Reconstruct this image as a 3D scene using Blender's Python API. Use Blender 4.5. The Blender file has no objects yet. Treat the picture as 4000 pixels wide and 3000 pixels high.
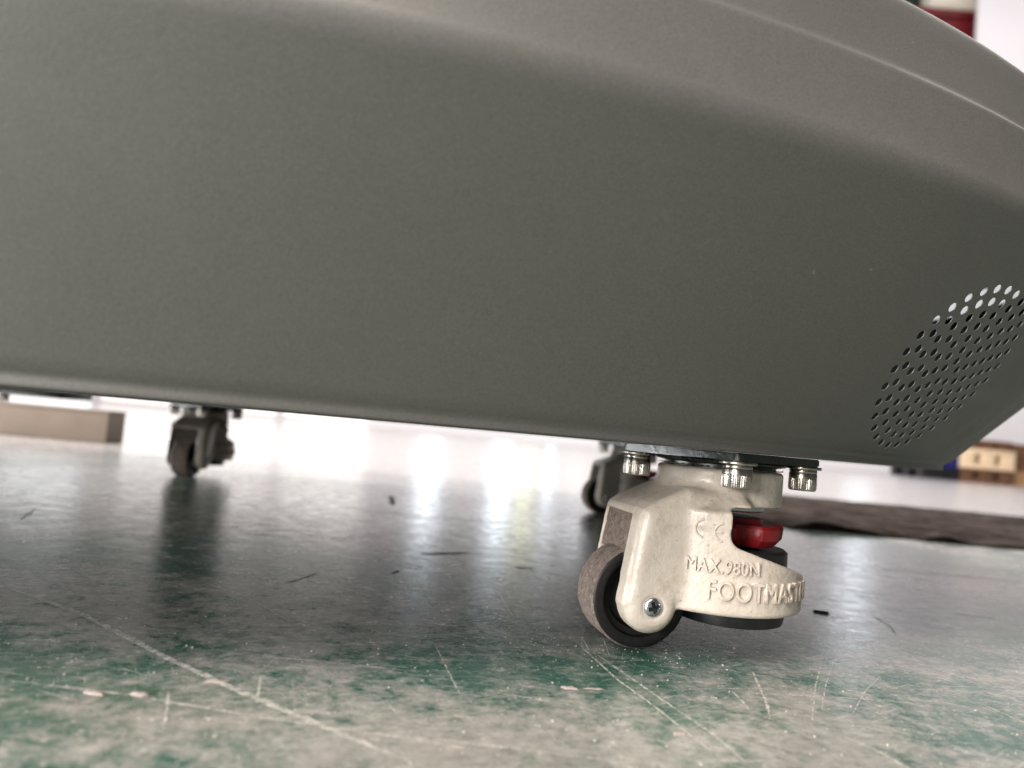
import bpy, bmesh, math, random
import numpy as np
from mathutils import Vector, Matrix, noise as mnoise

random.seed(7)
R = math.radians
scene = bpy.context.scene
C = scene.collection

# ------------------------------------------------------------------ camera
CAM_H, ROLL, PITCH, FPX = 0.093, R(5.1), R(3.6), 3000.0
cd = bpy.data.cameras.new('camera')
cam = bpy.data.objects.new('camera', cd)
C.objects.link(cam)
cd.sensor_width = 36.0
cd.lens = 36.0 * FPX / 4000.0
cd.clip_start = 0.005
cd.clip_end = 200
cam.matrix_world = Matrix.Translation((0, 0, CAM_H)) @ Matrix.Rotation(R(90) + PITCH, 4, 'X') @ Matrix.Rotation(ROLL, 4, 'Z')
cd.dof.use_dof = True
cd.dof.focus_distance = 0.345
cd.dof.aperture_fstop = 7.4
scene.camera = cam

# ------------------------------------------------------------------ light
w = bpy.data.worlds.new('World')
scene.world = w
w.use_nodes = True
w.node_tree.nodes['Background'].inputs[0].default_value = (0.95, 0.97, 1.0, 1)
w.node_tree.nodes['Background'].inputs[1].default_value = 0.07


def area(name, loc, target, sx, sy, power, col):
    l = bpy.data.lights.new(name, 'AREA')
    l.shape = 'RECTANGLE'
    l.size, l.size_y, l.energy, l.color = sx, sy, power, col
    o = bpy.data.objects.new(name, l)
    C.objects.link(o)
    o.location = loc
    o.rotation_euler = (Vector(target) - Vector(loc)).to_track_quat('-Z', 'Y').to_euler()
    return o


area('hall_window_light', (-2.9, -2.6, 3.0), (0.0, 0.35, 0.1), 2.2, 0.9, 190, (1.0, 0.97, 0.93))
area('hall_gate_light', (-3.9, -4.2, 1.0), (0.0, 0.6, 0.05), 2.6, 1.1, 400, (1.0, 0.97, 0.93))
area('hall_ceiling_light', (-0.6, -1.9, 5.0), (0.0, 0.3, 0.0), 2.4, 2.4, 400, (1.0, 0.89, 0.80))
area('hall_door_light', (-4.9, 1.3, 0.75), (-0.4, 0.95, 0.03), 2.4, 1.0, 760, (0.95, 0.98, 1.0))
area('hall_back_light', (0.0, 6.8, 6.3), (0.0, 10.5, 1.6), 18.0, 2.5, 330, (1.0, 0.95, 0.96))
area('hall_floor_light', (0.5, 4.4, 5.0), (0.5, 4.4, 0.0), 10.0, 3.4, 400, (1.0, 0.96, 0.94))

scene.view_settings.view_transform = 'Standard'
scene.view_settings.look = 'None'
scene.view_settings.exposure = 0.0
scene.view_settings.gamma = 1.0
scene.cycles.use_denoising = True
scene.cycles.max_bounces = 8


# ------------------------------------------------------------------ helpers
def ray(px, py):
    x = (px - 2000) / FPX
    y = -(py - 1500) / FPX
    xr = x * math.cos(ROLL) - y * math.sin(ROLL)
    yr = x * math.sin(ROLL) + y * math.cos(ROLL)
    return Vector((xr, math.cos(PITCH) - yr * math.sin(PITCH), math.sin(PITCH) + yr * math.cos(PITCH)))


def on_floor(px, py, z=0.0):
    """where a measured sight line meets the floor"""
    r = ray(px, py)
    t = (CAM_H - z) / -r.z
    return Vector((r.x * t, r.y * t, z))


def at_depth(px, py, d):
    r = ray(px, py)
    t = d / r.y
    return Vector((r.x * t, d, CAM_H + r.z * t))


def obj(name, me, mat=None, parent=None):
    o = bpy.data.objects.new(name, me)
    C.objects.link(o)
    if mat is not None and not me.materials:
        me.materials.append(mat)
    if parent is not None:
        o.parent = parent
    return o


def empty(name, loc=(0, 0, 0), rz=0.0, parent=None):
    o = bpy.data.objects.new(name, None)
    C.objects.link(o)
    o.empty_display_size = 0.02
    o.location = loc
    o.rotation_euler = (0, 0, rz)
    if parent is not None:
        o.parent = parent
    return o


def tag(o, label=None, cat=None, group=None, kind=None):
    if label: o['label'] = label
    if cat: o['category'] = cat
    if group: o['group'] = group
    if kind: o['kind'] = kind
    return o


def bm_mesh(bm, name, smooth=None):
    me = bpy.data.meshes.new(name)
    bmesh.ops.recalc_face_normals(bm, faces=bm.faces[:])
    bm.to_mesh(me)
    bm.free()
    if smooth is not None:
        me.polygons.foreach_set('use_smooth', [True] * len(me.polygons))
        me.set_sharp_from_angle(angle=R(smooth))
    return me


def box_bm(bm, lo, hi, bevel=0.0, seg=2):
    lo, hi = Vector(lo), Vector(hi)
    r = bmesh.ops.create_cube(bm, size=1.0)
    for v in r['verts']:
        v.co = Vector([(lo[i] + hi[i]) / 2 + v.co[i] * (hi[i] - lo[i]) for i in range(3)])
    if bevel > 0:
        es = list({e for v in r['verts'] for e in v.link_edges})
        bmesh.ops.bevel(bm, geom=es, offset=bevel, segments=seg, affect='EDGES', profile=0.5)


def box_mesh(name, lo, hi, bevel=0.0, seg=2):
    bm = bmesh.new()
    box_bm(bm, lo, hi, bevel, seg)
    return bm_mesh(bm, name, 40)


def lathe_mesh(name, prof, n=48, axis='Z', smooth=35, wob=None, close=True):
    """prof = [(radius, height)] turned about the axis"""
    bm = bmesh.new()
    rows = []
    for r, h in prof:
        if r < 1e-7:
            rows.append([bm.verts.new((0, 0, h))])
            continue
        row = []
        for k in range(n):
            a = 2 * math.pi * k / n
            rr = r if wob is None else wob(r, h, a)
            row.append(bm.verts.new((rr * math.cos(a), rr * math.sin(a), h)))
        rows.append(row)
    for A, B in zip(rows[:-1], rows[1:]):
        for k in range(n):
            j = (k + 1) % n
            q = [A[k % len(A)], A[j % len(A)], B[j % len(B)], B[k % len(B)]]
            u = []
            for v in q:
                if v not in u:
                    u.append(v)
            if len(u) > 2:
                bm.faces.new(u)
    if axis == 'Y':
        bmesh.ops.rotate(bm, verts=bm.verts[:], matrix=Matrix.Rotation(R(90), 3, 'X'))
    return bm_mesh(bm, name, smooth)


# ------------------------------------------------------------------ materials
class NT:
    def __init__(self, name):
        self.m = bpy.data.materials.new(name)
        self.m.use_nodes = True
        self.t = self.m.node_tree
        self.b = self.t.nodes['Principled BSDF']

    def n(self, kind, **kw):
        nd = self.t.nodes.new(kind)
        for k, v in kw.items():
            if k.startswith('i_'):
                nd.inputs[k[2:].replace('_', ' ')].default_value = v
            elif k.startswith('x_'):
                nd.inputs[int(k[2:])].default_value = v
            else:
                setattr(nd, k, v)
        return nd

    def l(self, a, b):
        self.t.links.new(a, b)

    def coord(self, which='Object', scale=None):
        c = self.n('ShaderNodeTexCoord').outputs[which]
        if scale is not None:
            mp = self.n('ShaderNodeMapping')
            mp.inputs['Scale'].default_value = scale
            self.l(c, mp.inputs['Vector'])
            c = mp.outputs[0]
        return c

    def noise(self, c, scale, detail=4, rough=0.55, dist=0.0):
        nd = self.n('ShaderNodeTexNoise', i_Scale=scale, i_Detail=detail, i_Roughness=rough, i_Distortion=dist)
        self.l(c, nd.inputs['Vector'])
        return nd.outputs['Fac']

    def ramp(self, f, stops):
        nd = self.n('ShaderNodeValToRGB')
        cr = nd.color_ramp
        while len(cr.elements) < len(stops):
            cr.elements.new(0.5)
        for e, (p, c) in zip(cr.elements, stops):
            e.position = p
            e.color = (c, c, c, 1) if isinstance(c, (int, float)) else (*c, 1)
        self.l(f, nd.inputs[0])
        return nd.outputs[0]

    def mix(self, f, a, b, mode='MIX'):
        nd = self.n('ShaderNodeMix', data_type='RGBA', blend_type=mode)
        for s, v in ((0, f), (6, a), (7, b)):
            if isinstance(v, bpy.types.NodeSocket):
                self.l(v, nd.inputs[s])
            else:
                nd.inputs[s].default_value = v if s == 0 else (*v, 1)
        return nd.outputs[2]

    def math(self, op, a, b=None):
        nd = self.n('ShaderNodeMath', operation=op)
        for s, v in ((0, a), (1, b)):
            if v is None:
                continue
            if isinstance(v, bpy.types.NodeSocket):
                self.l(v, nd.inputs[s])
            else:
                nd.inputs[s].default_value = v
        return nd.outputs[0]

    def bump(self, h, strength, dist, prev=None):
        nd = self.n('ShaderNodeBump', i_Strength=strength, i_Distance=dist)
        self.l(h, nd.inputs['Height'])
        if prev is not None:
            self.l(prev, nd.inputs['Normal'])
        return nd.outputs[0]

    def set(self, **kw):
        for k, v in kw.items():
            s = self.b.inputs[k.replace('_', ' ')]
            if isinstance(v, bpy.types.NodeSocket):
                self.l(v, s)
            else:
                s.default_value = (*v, 1) if isinstance(v, tuple) else v


def simple(name, col, rough=0.5, metal=0.0, var=0.15, nscale=60, bump=0.0, bscale=400, bdist=0.0003, coat=0.0):
    t = NT(name)
    c = t.coord()
    f = t.noise(c, nscale, 5, 0.6)
    lo = tuple(x * (1 - var) for x in col)
    hi = tuple(min(1, x * (1 + var)) for x in col)
    t.set(Base_Color=t.ramp(f, [(0.3, lo), (0.7, hi)]), Metallic=metal,
          Roughness=t.ramp(f, [(0.3, max(0.02, rough - 0.07)), (0.7, min(1, rough + 0.07))]))
    if coat:
        t.set(Coat_Weight=coat, Coat_Roughness=0.2)
    if bump:
        t.set(Normal=t.bump(t.noise(c, bscale, 3, 0.6), bump, bdist))
    return t.m


def mat_cream():
    t = NT('cream_cast_paint')
    c = t.coord()
    big = t.noise(c, 45, 4, 0.6)
    fine = t.noise(c, 420, 3, 0.6)
    pits = t.noise(c, 900, 2, 0.5)
    col = t.ramp(big, [(0.3, (0.57, 0.495, 0.42)), (0.7, (0.68, 0.60, 0.52))])
    spk = t.ramp(t.noise(c, 700, 2, 0.4), [(0.70, 0.0), (0.74, 1.0)])
    col = t.mix(t.math('MULTIPLY', spk, 0.55), col, (0.16, 0.12, 0.08))
    grime = t.ramp(t.noise(c, 110, 6, 0.7), [(0.50, 0.0), (0.72, 0.6)])
    col = t.mix(grime, col, (0.36, 0.29, 0.21))
    nrm = t.bump(fine, 0.55, 0.0007)
    nrm = t.bump(pits, 0.4, 0.0003, nrm)
    t.set(Base_Color=col, Roughness=t.ramp(big, [(0.3, 0.30), (0.7, 0.44)]), Normal=nrm, Coat_Weight=0.25, Coat_Roughness=0.18)
    return t.m


def mat_shell():
    t = NT('grey_shell_paint')
    c = t.coord()
    spec = t.noise(c, 1500, 2, 0.8)
    soft = t.noise(c, 9, 5, 0.65)
    smudge = t.noise(c, 26, 6, 0.7, 0.6)
    col = t.ramp(spec, [(0.25, (0.074, 0.073, 0.067)), (0.75, (0.143, 0.140, 0.129))])
    col = t.mix(t.ramp(soft, [(0.3, 0.0), (0.7, 0.22)]), col, (0.076, 0.075, 0.068))
    col = t.mix(t.ramp(smudge, [(0.55, 0.0), (0.78, 0.16)]), col, (0.145, 0.138, 0.128))
    nick = t.ramp(t.noise(c, 170, 2, 0.4), [(0.785, 0.0), (0.80, 0.5)])
    col = t.mix(nick, col, (0.26, 0.25, 0.235))
    nrm = t.bump(t.noise(c, 1100, 3, 0.6), 0.25, 0.0004)
    nrm = t.bump(t.noise(c, 14, 2, 0.5), 0.10, 0.004, nrm)
    t.set(Base_Color=col, Roughness=t.ramp(smudge, [(0.3, 0.41), (0.7, 0.53)]), Normal=nrm)
    return t.m


FLOOR_SHIFT = (2.2, 7.7, 0.0)


def mat_floor():
    t = NT('worn_green_floor_paint')
    c0 = t.coord()
    mpo = t.n('ShaderNodeMapping')
    mpo.inputs['Location'].default_value = FLOOR_SHIFT
    t.l(c0, mpo.inputs['Vector'])
    c = mpo.outputs[0]

    def streaks(ang, sx, sy, lo, hi, amt):
        mp = t.n('ShaderNodeMapping')
        mp.inputs['Rotation'].default_value = (0, 0, R(ang))
        t.l(t.coord(), mp.inputs['Vector'])
        m2 = t.n('ShaderNodeMapping')
        m2.inputs['Scale'].default_value = (sx, sy, 50)
        t.l(mp.outputs[0], m2.inputs['Vector'])
        return t.ramp(t.noise(m2.outputs[0], 1.0, 3, 0.6, 0.25), [(lo, 0.0), (hi, amt)])

    # where abrasion and dust have greyed the paint
    n1 = t.noise(c, 7, 6, 0.62, 0.3)
    n2 = t.noise(c, 55, 8, 0.72, 0.25)
    n3 = t.noise(c, 260, 7, 0.75)
    wear = t.math('ADD', t.math('MULTIPLY', n1, 0.42), t.math('ADD', t.math('MULTIPLY', n2, 0.40), t.math('MULTIPLY', n3, 0.22)))
    wear = t.ramp(wear, [(0.474, 0.0), (0.562, 1.0)])
    green = t.ramp(n3, [(0.3, (0.018, 0.070, 0.050)), (0.7, (0.040, 0.122, 0.092))])
    grey = t.ramp(t.noise(c, 150, 7, 0.75), [(0.3, (0.15, 0.152, 0.14)), (0.7, (0.45, 0.43, 0.40))])
    col = t.mix(t.math('MULTIPLY', wear, 0.85), green, grey)
    warm = t.ramp(t.noise(c, 5.5, 3, 0.5), [(0.5, 0.0), (0.75, 0.4)])
    col = t.mix(warm, col, (0.27, 0.22, 0.185))
    # swarms of fine scuffs in several directions
    zone = t.ramp(t.noise(c, 12, 4, 0.6), [(0.42, 0.15), (0.62, 1.0)])
    for ang, sx, sy, lo, hi, amt in ((-38, 45, 1500, 0.60, 0.66, 0.7), (8, 30, 900, 0.62, 0.68, 0.6), (62, 60, 1300, 0.63, 0.69, 0.5), (-12, 12, 420, 0.63, 0.70, 0.45)):
        col = t.mix(t.math('MULTIPLY', streaks(ang, sx, sy, lo, hi, amt), zone), col, (0.50, 0.49, 0.45))
    # towards the back the floor colour turns from worn green to grey
    sep = t.n('ShaderNodeSeparateXYZ')
    t.l(c0, sep.inputs[0])
    far = t.math('ADD', sep.outputs[1], t.math('MULTIPLY', n1, 0.5))
    far = t.ramp(t.math('MULTIPLY', far, 0.4), [(0.47, 0.0), (0.66, 1.0)])
    col = t.mix(t.math('MULTIPLY', far, 0.9), col, t.ramp(n2, [(0.3, (0.33, 0.31, 0.30)), (0.7, (0.46, 0.43, 0.42))]))
    fleck = t.ramp(t.noise(c, 420, 3, 0.55), [(0.66, 0.0), (0.69, 1.0)])
    col = t.mix(t.math('MULTIPLY', fleck, 0.8), col, (0.50, 0.48, 0.44))
    dark = t.ramp(t.noise(c, 75, 6, 0.78), [(0.63, 0.0), (0.70, 0.85)])
    col = t.mix(dark, col, (0.012, 0.012, 0.012))
    b = t.bump(t.noise(c, 40, 3, 0.5), 0.09, 0.0010)
    b = t.bump(t.noise(c, 190, 5, 0.65), 0.30, 0.0005, b)
    b = t.bump(t.noise(c, 800, 4, 0.65), 0.30, 0.00022, b)
    t.set(Base_Color=col, Roughness=t.ramp(n2, [(0.3, 0.13), (0.7, 0.31)]), Normal=b, IOR=1.55)
    return t.m


def mat_dust():
    t = NT('caked_brown_dust')
    c = t.coord()
    f = t.noise(c, 380, 7, 0.75)
    col = t.ramp(f, [(0.3, (0.06, 0.044, 0.036)), (0.52, (0.19, 0.147, 0.124)), (0.72, (0.31, 0.25, 0.22))])
    spk = t.ramp(t.noise(c, 1100, 1, 0.4), [(0.70, 0.0), (0.74, 1.0)])
    col = t.mix(spk, col, (0.50, 0.45, 0.40))
    t.set(Base_Color=col, Roughness=0.95, Normal=t.bump(f, 0.5, 0.0006))
    return t.m


def mat_rubber():
    t = NT('black_rubber')
    c = t.coord()
    f = t.noise(c, 500, 5, 0.7)
    col = t.ramp(f, [(0.35, (0.005, 0.005, 0.005)), (0.8, (0.020, 0.018, 0.017))])
    t.set(Base_Color=col, Roughness=0.5, Normal=t.bump(f, 0.3, 0.0003))
    return t.m


def mat_steel():
    t = NT('bright_bolt_steel')
    c = t.coord()
    f = t.noise(c, 300, 4, 0.6)
    t.set(Base_Color=t.ramp(f, [(0.3, (0.36, 0.325, 0.295)), (0.7, (0.52, 0.475, 0.44))]), Metallic=1.0,
          Roughness=t.ramp(f, [(0.3, 0.22), (0.7, 0.36)]))
    return t.m


def mat_emit(name, col, s):
    t = NT(name)
    t.set(Base_Color=col, Emission_Color=col, Emission_Strength=s)
    return t.m


def mat_mat():
    t = NT('brown_woven_carpet')
    c = t.coord()
    cs = t.coord('Object', (9, 60, 60))
    f = t.noise(c, 260, 5, 0.7)
    g = t.noise(cs, 1.0, 4, 0.6)
    h = t.noise(c, 16, 7, 0.75, 0.8)
    col = t.ramp(g, [(0.38, (0.030, 0.022, 0.018)), (0.62, (0.105, 0.080, 0.068))])
    col = t.mix(t.ramp(f, [(0.4, 0.0), (0.7, 0.6)]), col, (0.055, 0.040, 0.033))
    col = t.mix(t.ramp(h, [(0.44, 0.0), (0.60, 0.85)]), col, (0.27, 0.225, 0.20))
    t.set(Base_Color=col, Roughness=1.0, Specular_IOR_Level=0.05, Normal=t.bump(f, 1.0, 0.006))
    return t.m


def mat_wood(name, a, b):
    t = NT(name)
    c = t.coord('Object', (6, 60, 60))
    f = t.noise(c, 1.0, 6, 0.6, 0.4)
    t.set(Base_Color=t.ramp(f, [(0.3, a), (0.7, b)]), Roughness=0.8, Normal=t.bump(f, 0.3, 0.003))
    return t.m


def mat_inner():  # near black: shade behind the vent holes put into the colour
    t = NT('shade_black_inside')
    t.set(Base_Color=t.ramp(t.noise(t.coord(), 60, 3, 0.6), [(0.3, (0.003, 0.003, 0.003)), (0.7, (0.006, 0.006, 0.006))]), Roughness=1.0, Specular_IOR_Level=0.0)
    return t.m


def mat_scratch():
    t = NT('pale_scratch')
    c = t.coord()
    a = t.ramp(t.noise(c, 260, 5, 0.75), [(0.36, 0.05), (0.62, 0.9)])
    t.set(Base_Color=(0.56, 0.55, 0.50), Roughness=0.5, Alpha=a)
    return t.m


M = dict(
    cream=mat_cream(), shell=mat_shell(), floor=mat_floor(), dust=mat_dust(), rubber=mat_rubber(), steel=mat_steel(),
    plate=simple('dark_green_plate_paint', (0.012, 0.020, 0.016), 0.30, 0, 0.4, 80, 0.3, 300, 0.0004),
    black=simple('black_plastic', (0.014, 0.014, 0.015), 0.38, 0, 0.3, 90, 0.2, 500, 0.0002),
    red=simple('red_plastic', (0.25, 0.008, 0.012), 0.42, 0, 0.25, 120, 0.25, 500, 0.0002),
    zinc=simple('zinc_plated_steel', (0.56, 0.60, 0.64), 0.30, 1.0, 0.15, 200),
    darksteel=simple('oiled_dark_steel', (0.05, 0.045, 0.04), 0.45, 0.7, 0.3, 200),
    foil=simple('crumpled_seal_film', (0.50, 0.47, 0.43), 0.35, 0.0, 0.3, 400),
    scratch=mat_scratch(),
    seam=simple('dark_floor_seam', (0.02, 0.02, 0.019), 0.6, 0, 0.3, 100),
    flake=simple('pink_paint_flake', (0.40, 0.335, 0.315), 0.7, 0, 0.25, 200),
    carpet=mat_mat(),
    paleband=simple('pale_band_grey', (0.22, 0.215, 0.22), 0.9, 0, 0.1, 60),
    inner=mat_inner(),
    gritmat=simple('pale_grit', (0.42, 0.40, 0.36), 0.8, 0, 0.5, 900),
    wall=simple('white_wall_paint', (0.78, 0.75, 0.77), 0.7, 0, 0.04, 0.8),
    card=simple('brown_card', (0.15, 0.118, 0.096), 0.85, 0, 0.15, 14),
    beige=simple('beige_card', (0.21, 0.18, 0.155), 0.85, 0, 0.10, 14),
    redsteel=simple('red_beam_paint', (0.13, 0.006, 0.009), 0.45, 0, 0.3, 4),
    duct=simple('cream_duct_paint', (0.60, 0.55, 0.46), 0.5, 0, 0.06, 3),
    green=simple('dark_green_paint', (0.03, 0.05, 0.032), 0.6, 0, 0.3, 3),
    palecream=simple('cream_pallet_plastic', (0.80, 0.60, 0.40), 0.6, 0, 0.10, 8),
    palebrown=mat_wood('brown_pallet_wood', (0.07, 0.030, 0.014), (0.19, 0.09, 0.045)),
    tanwood=mat_wood('tan_pallet_wood', (0.30, 0.17, 0.075), (0.46, 0.28, 0.14)),
    blue=simple('blue_crate_plastic', (0.010, 0.016, 0.12), 0.5, 0, 0.2, 8),
    window=mat_emit('daylit_window_glass', (0.86, 0.92, 1.0), 4.0),
    dimglow=mat_emit('dim_panel_glow', (1.0, 0.96, 0.95), 0.62),
    brightglow=mat_emit('bright_panel_glow', (0.97, 0.98, 1.0), 1.6),
    warmwin=mat_emit('sunlit_window_glass', (1.0, 1.0, 0.72), 3.4),
)

# ------------------------------------------------------------------ the setting: floor, walls, windows
bm = bmesh.new()
vs = [bm.verts.new(p) for p in ((-14, -6, 0), (16, -6, 0), (16, 14, 0), (-14, 14, 0))]
bm.faces.new(vs)
floor = tag(obj('floor', bm_mesh(bm, 'floor'), M['floor']), kind='structure')


def ribbon(name, pts, wid, mat, z, jag=0.35, seg=26):
    """a thin worn mark lying on the floor"""
    pts = [Vector((p[0], p[1], 0)) for p in pts]
    L = [0]
    for a, b in zip(pts[:-1], pts[1:]):
        L.append(L[-1] + (b - a).length)
    bm = bmesh.new()
    prev = None
    n = max(6, int(seg))
    for k in range(n + 1):
        s = L[-1] * k / n
        i = 0
        while i < len(L) - 2 and s > L[i + 1]:
            i += 1
        f = (s - L[i]) / max(1e-9, L[i + 1] - L[i])
        p = pts[i].lerp(pts[i + 1], f)
        d = (pts[i + 1] - pts[i]).normalized()
        nn = Vector((-d.y, d.x, 0))
        taper = min(1, 6 * k / n, 6 * (n - k) / n)
        ww = wid * (1 + random.uniform(-jag, jag)) * max(0.05, taper) * 0.5
        off = nn * random.uniform(-0.25, 0.25) * wid
        cur = (bm.verts.new(p + nn * ww + off + Vector((0, 0, z))), bm.verts.new(p - nn * ww + off + Vector((0, 0, z))))
        if prev:
            bm.faces.new((prev[0], prev[1], cur[1], cur[0]))
        prev = cur
    return obj(name, bm_mesh(bm, name), mat, floor)


def fl(*ps):
    return [on_floor(*p) for p in ps]


scr = [  # measured on the floor: path, width in metres
    (fl((-60, 2260), (330, 2400), (640, 2560), (900, 2680), (1300, 2850), (1640, 2985), (1800, 3040)), 0.0028),
    (fl((-40, 2650), (500, 2715), (1000, 2800), (1560, 2880), (2100, 2975)), 0.0013),
    (fl((780, 2270), (960, 2330), (1120, 2420), (1250, 2460)), 0.0009),
    (fl((2275, 2490), (2276, 2530), (2420, 2660), (2560, 2760), (2720, 2890), (2880, 3010)), 0.0011),
    (fl((2300, 2535), (2480, 2660), (2640, 2770), (2800, 2880), (2960, 3020)), 0.0010),
    (fl((2950, 2710), (3200, 2720), (3500, 2740), (3640, 2755)), 0.0006),
    (fl((2550, 2700), (2820, 2690), (3000, 2690)), 0.0004),
    (fl((3210, 2590), (3185, 2680), (3170, 2830)), 0.0005),
    (fl((3260, 2570), (3225, 2680), (3205, 2800)), 0.0004),
    (fl((3480, 2500), (3560, 2560), (3600, 2600)), 0.0004),
    (fl((3830, 2750), (3920, 2790), (4010, 2830)), 0.0012),
    (fl((1000, 2560), (1300, 2590), (1600, 2620)), 0.0008),
    (fl((2940, 2620), (2965, 2680), (2990, 2730), (3010, 2800)), 0.0014),
    (fl((2860, 2700), (2900, 2740), (2930, 2780)), 0.0010),
    (fl((1900, 2700), (2150, 2740), (2380, 2790)), 0.0006),
    (fl((3300, 2880), (3420, 2930), (3560, 3010)), 0.0018),
    (fl((1340, 2860), (1800, 2900), (2300, 2960), (2500, 2990)), 0.0008),
    (fl((80, 2030), (140, 1985)), 0.0030),
    (fl((2010, 2420), (1950, 2320), (1965, 2280)), 0.0005),
    (fl((2350, 2480), (2380, 2560), (2390, 2570)), 0.0005),
    (fl((1700, 2520), (1760, 2640), (1800, 2720)), 0.0007),
    (fl((1020, 2640), (1000, 2760)), 0.0010),
    (fl((660, 2700), (640, 2850)), 0.0008),
    (fl((3440, 2640), (3380, 2700), (3330, 2790)), 0.0004),
]
for p, wd in scr:
    k_ = 3 if wd > 0.001 else 1
    for j in range(k_):
        sh_ = Vector((random.uniform(-1, 1), random.uniform(-1, 1), 0)) * wd * 0.5 * (k_ > 1)
        ribbon('scratch', [q_ + sh_ for q_ in p], wd * (1 if k_ == 1 else random.uniform(0.2, 0.75)), M['scratch'], 0.00010 + 0.00002 * j, 0.6, 60)
# short random hairlines
for k in range(70):
    px, py = random.uniform(0, 4000), random.uniform(2420, 2990)
    p = on_floor(px, py)
    a = random.uniform(-0.5, 0.9)
    ln = random.uniform(0.004, 0.022)
    q = p + Vector((math.cos(a), math.sin(a), 0)) * ln
    ribbon('scratch', [p, q], random.uniform(0.00015, 0.0004), M['scratch'], 0.00010, 0.4, 8)
# dark seams and gouges
seam = [
    (fl((1340, 1985), (1700, 2020), (2050, 2052)), 0.0030),
    (fl((3120, 2190), (3500, 2228), (3800, 2255), (4060, 2282)), 0.0022),
    (fl((1525, 1935), (1538, 1975)), 0.006),
    (fl((1105, 2282), (1255, 2236)), 0.0009),
    (fl((1530, 2240), (1560, 2230)), 0.0022),
    (fl((1640, 2165), (1830, 2160)), 0.0060),
    (fl((2010, 2215), (2090, 2222)), 0.0030),
    (fl((2150, 2142), (2180, 2143)), 0.0032),
    (fl((3400, 2400), (3480, 2450), (3500, 2480)), 0.0005),
    (fl((3300, 2300), (3480, 2330)), 0.0012),
    (fl((3560, 2260), (3640, 2270)), 0.0018),
    (fl((3700, 2390), (3900, 2420)), 0.0008),
]
for p, wd in seam:
    ribbon('floor_crack', p, wd, M['seam'], 0.00014, 0.4, 24)

# back wall of the hall and the daylit windows that mirror in the floor
WALL_Y = 10.5
tag(obj('back_wall', box_mesh('back_wall', (-14, WALL_Y, 0), (16, WALL_Y + 0.2, 7.5)), M['wall']), kind='structure')


def window(cx, z0, z1, wd, mat, label):
    t = empty('window', (cx, WALL_Y - 0.03, z0))
    tag(t, label, 'window', 'tall windows in the back wall')
    h = z1 - z0
    obj('pane', box_mesh('pane', (-wd / 2, -0.005, 0.03), (wd / 2, 0.005, h - 0.03)), mat, t)
    for s in (-1, 1):
        obj('frame_post', box_mesh('frame_post', (s * (wd / 2 + 0.02) - 0.02, -0.02, 0), (s * (wd / 2 + 0.02) + 0.02, 0.02, h)), M['green'], t)
    obj('frame_rail', box_mesh('frame_rail', (-wd / 2, -0.02, h - 0.03), (wd / 2, 0.02, h)), M['green'], t)
    for f_ in (0.28, 0.52, 0.76):  # bars added to break up the streaks mirrored in the floor
        obj('streak_bar', box_mesh('streak_bar', (-wd / 2, -0.018, h * f_ - 0.03), (wd / 2, 0.018, h * f_ + 0.03)), M['green'], t)
    obj('frame_rail', box_mesh('frame_rail', (-wd / 2, -0.02, 0), (wd / 2, 0.02, 0.03)), M['green'], t)


for cx, wd, z0, z1, mt, lb in ((-1.02, 0.30, 0.7, 2.6, 'window', 'white daylit window mirrored as the leftmost streak on the floor'),
                       (-0.05, 0.24, 0.4, 3.4, 'window', 'narrow bluish window mirrored left of the yellow streak'),
                       (0.28, 0.15, 0.9, 3.0, 'warmwin', 'narrow yellowish window mirrored as the yellow streak on the floor'),
                       (0.60, 0.10, 0.4, 2.2, 'window', 'narrow white window mirrored right of the yellow streak'),
                       (0.98, 0.16, 1.5, 3.6, 'window', 'white window mirrored just left of the rear caster'),
                       (4.80, 0.34, 1.25, 3.1, 'window', 'white window mirrored as the bright patch right of the caster')):
    window(cx, z0, z1, wd, M[mt], lb)


# added glowing doorway in the back wall, to brighten the floor sheen
glow_row = empty('added_glow_panels', (-5.6, WALL_Y - 0.03, 0))
tag(glow_row, 'added glowing doorway in the back wall mirrored as the pale sheen at the left', 'panels')
for k in range(6):
    x0 = -3.75 + 1.25 * k
    obj('glow_panel', box_mesh('glow_panel', (x0 + 0.06, -0.005, 0.04), (x0 + 1.19, 0.005, 2.5 - 0.12 * (k % 2))), M['dimglow' if k > 2 else 'brightglow'], glow_row)
    obj('panel_post', box_mesh('panel_post', (x0 - 0.06, -0.03, 0), (x0 + 0.06, 0.02, 2.6)), M['wall'], glow_row)

# ------------------------------------------------------------------ the machine shell
EX, EY = -0.30, 0.705
BOT = 0.0933


def ell(a, b, z, th):
    return Vector((EX + a * math.cos(th), EY + b * math.sin(th), BOT + z))


A0, B0, A1, B1, ZC = 0.640, 0.493, 0.7675, 0.529, 0.109


def bez(p0, p1, p2, n):
    return [tuple((1 - t) ** 2 * a + 2 * t * (1 - t) * b + t * t * c for a, b, c in zip(p0, p1, p2)) for t in [k / n for k in range(n + 1)]]


def flare(f):
    return (A0 + (A1 - A0) * f, B0 + (B1 - B0) * f, ZC * f)


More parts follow.
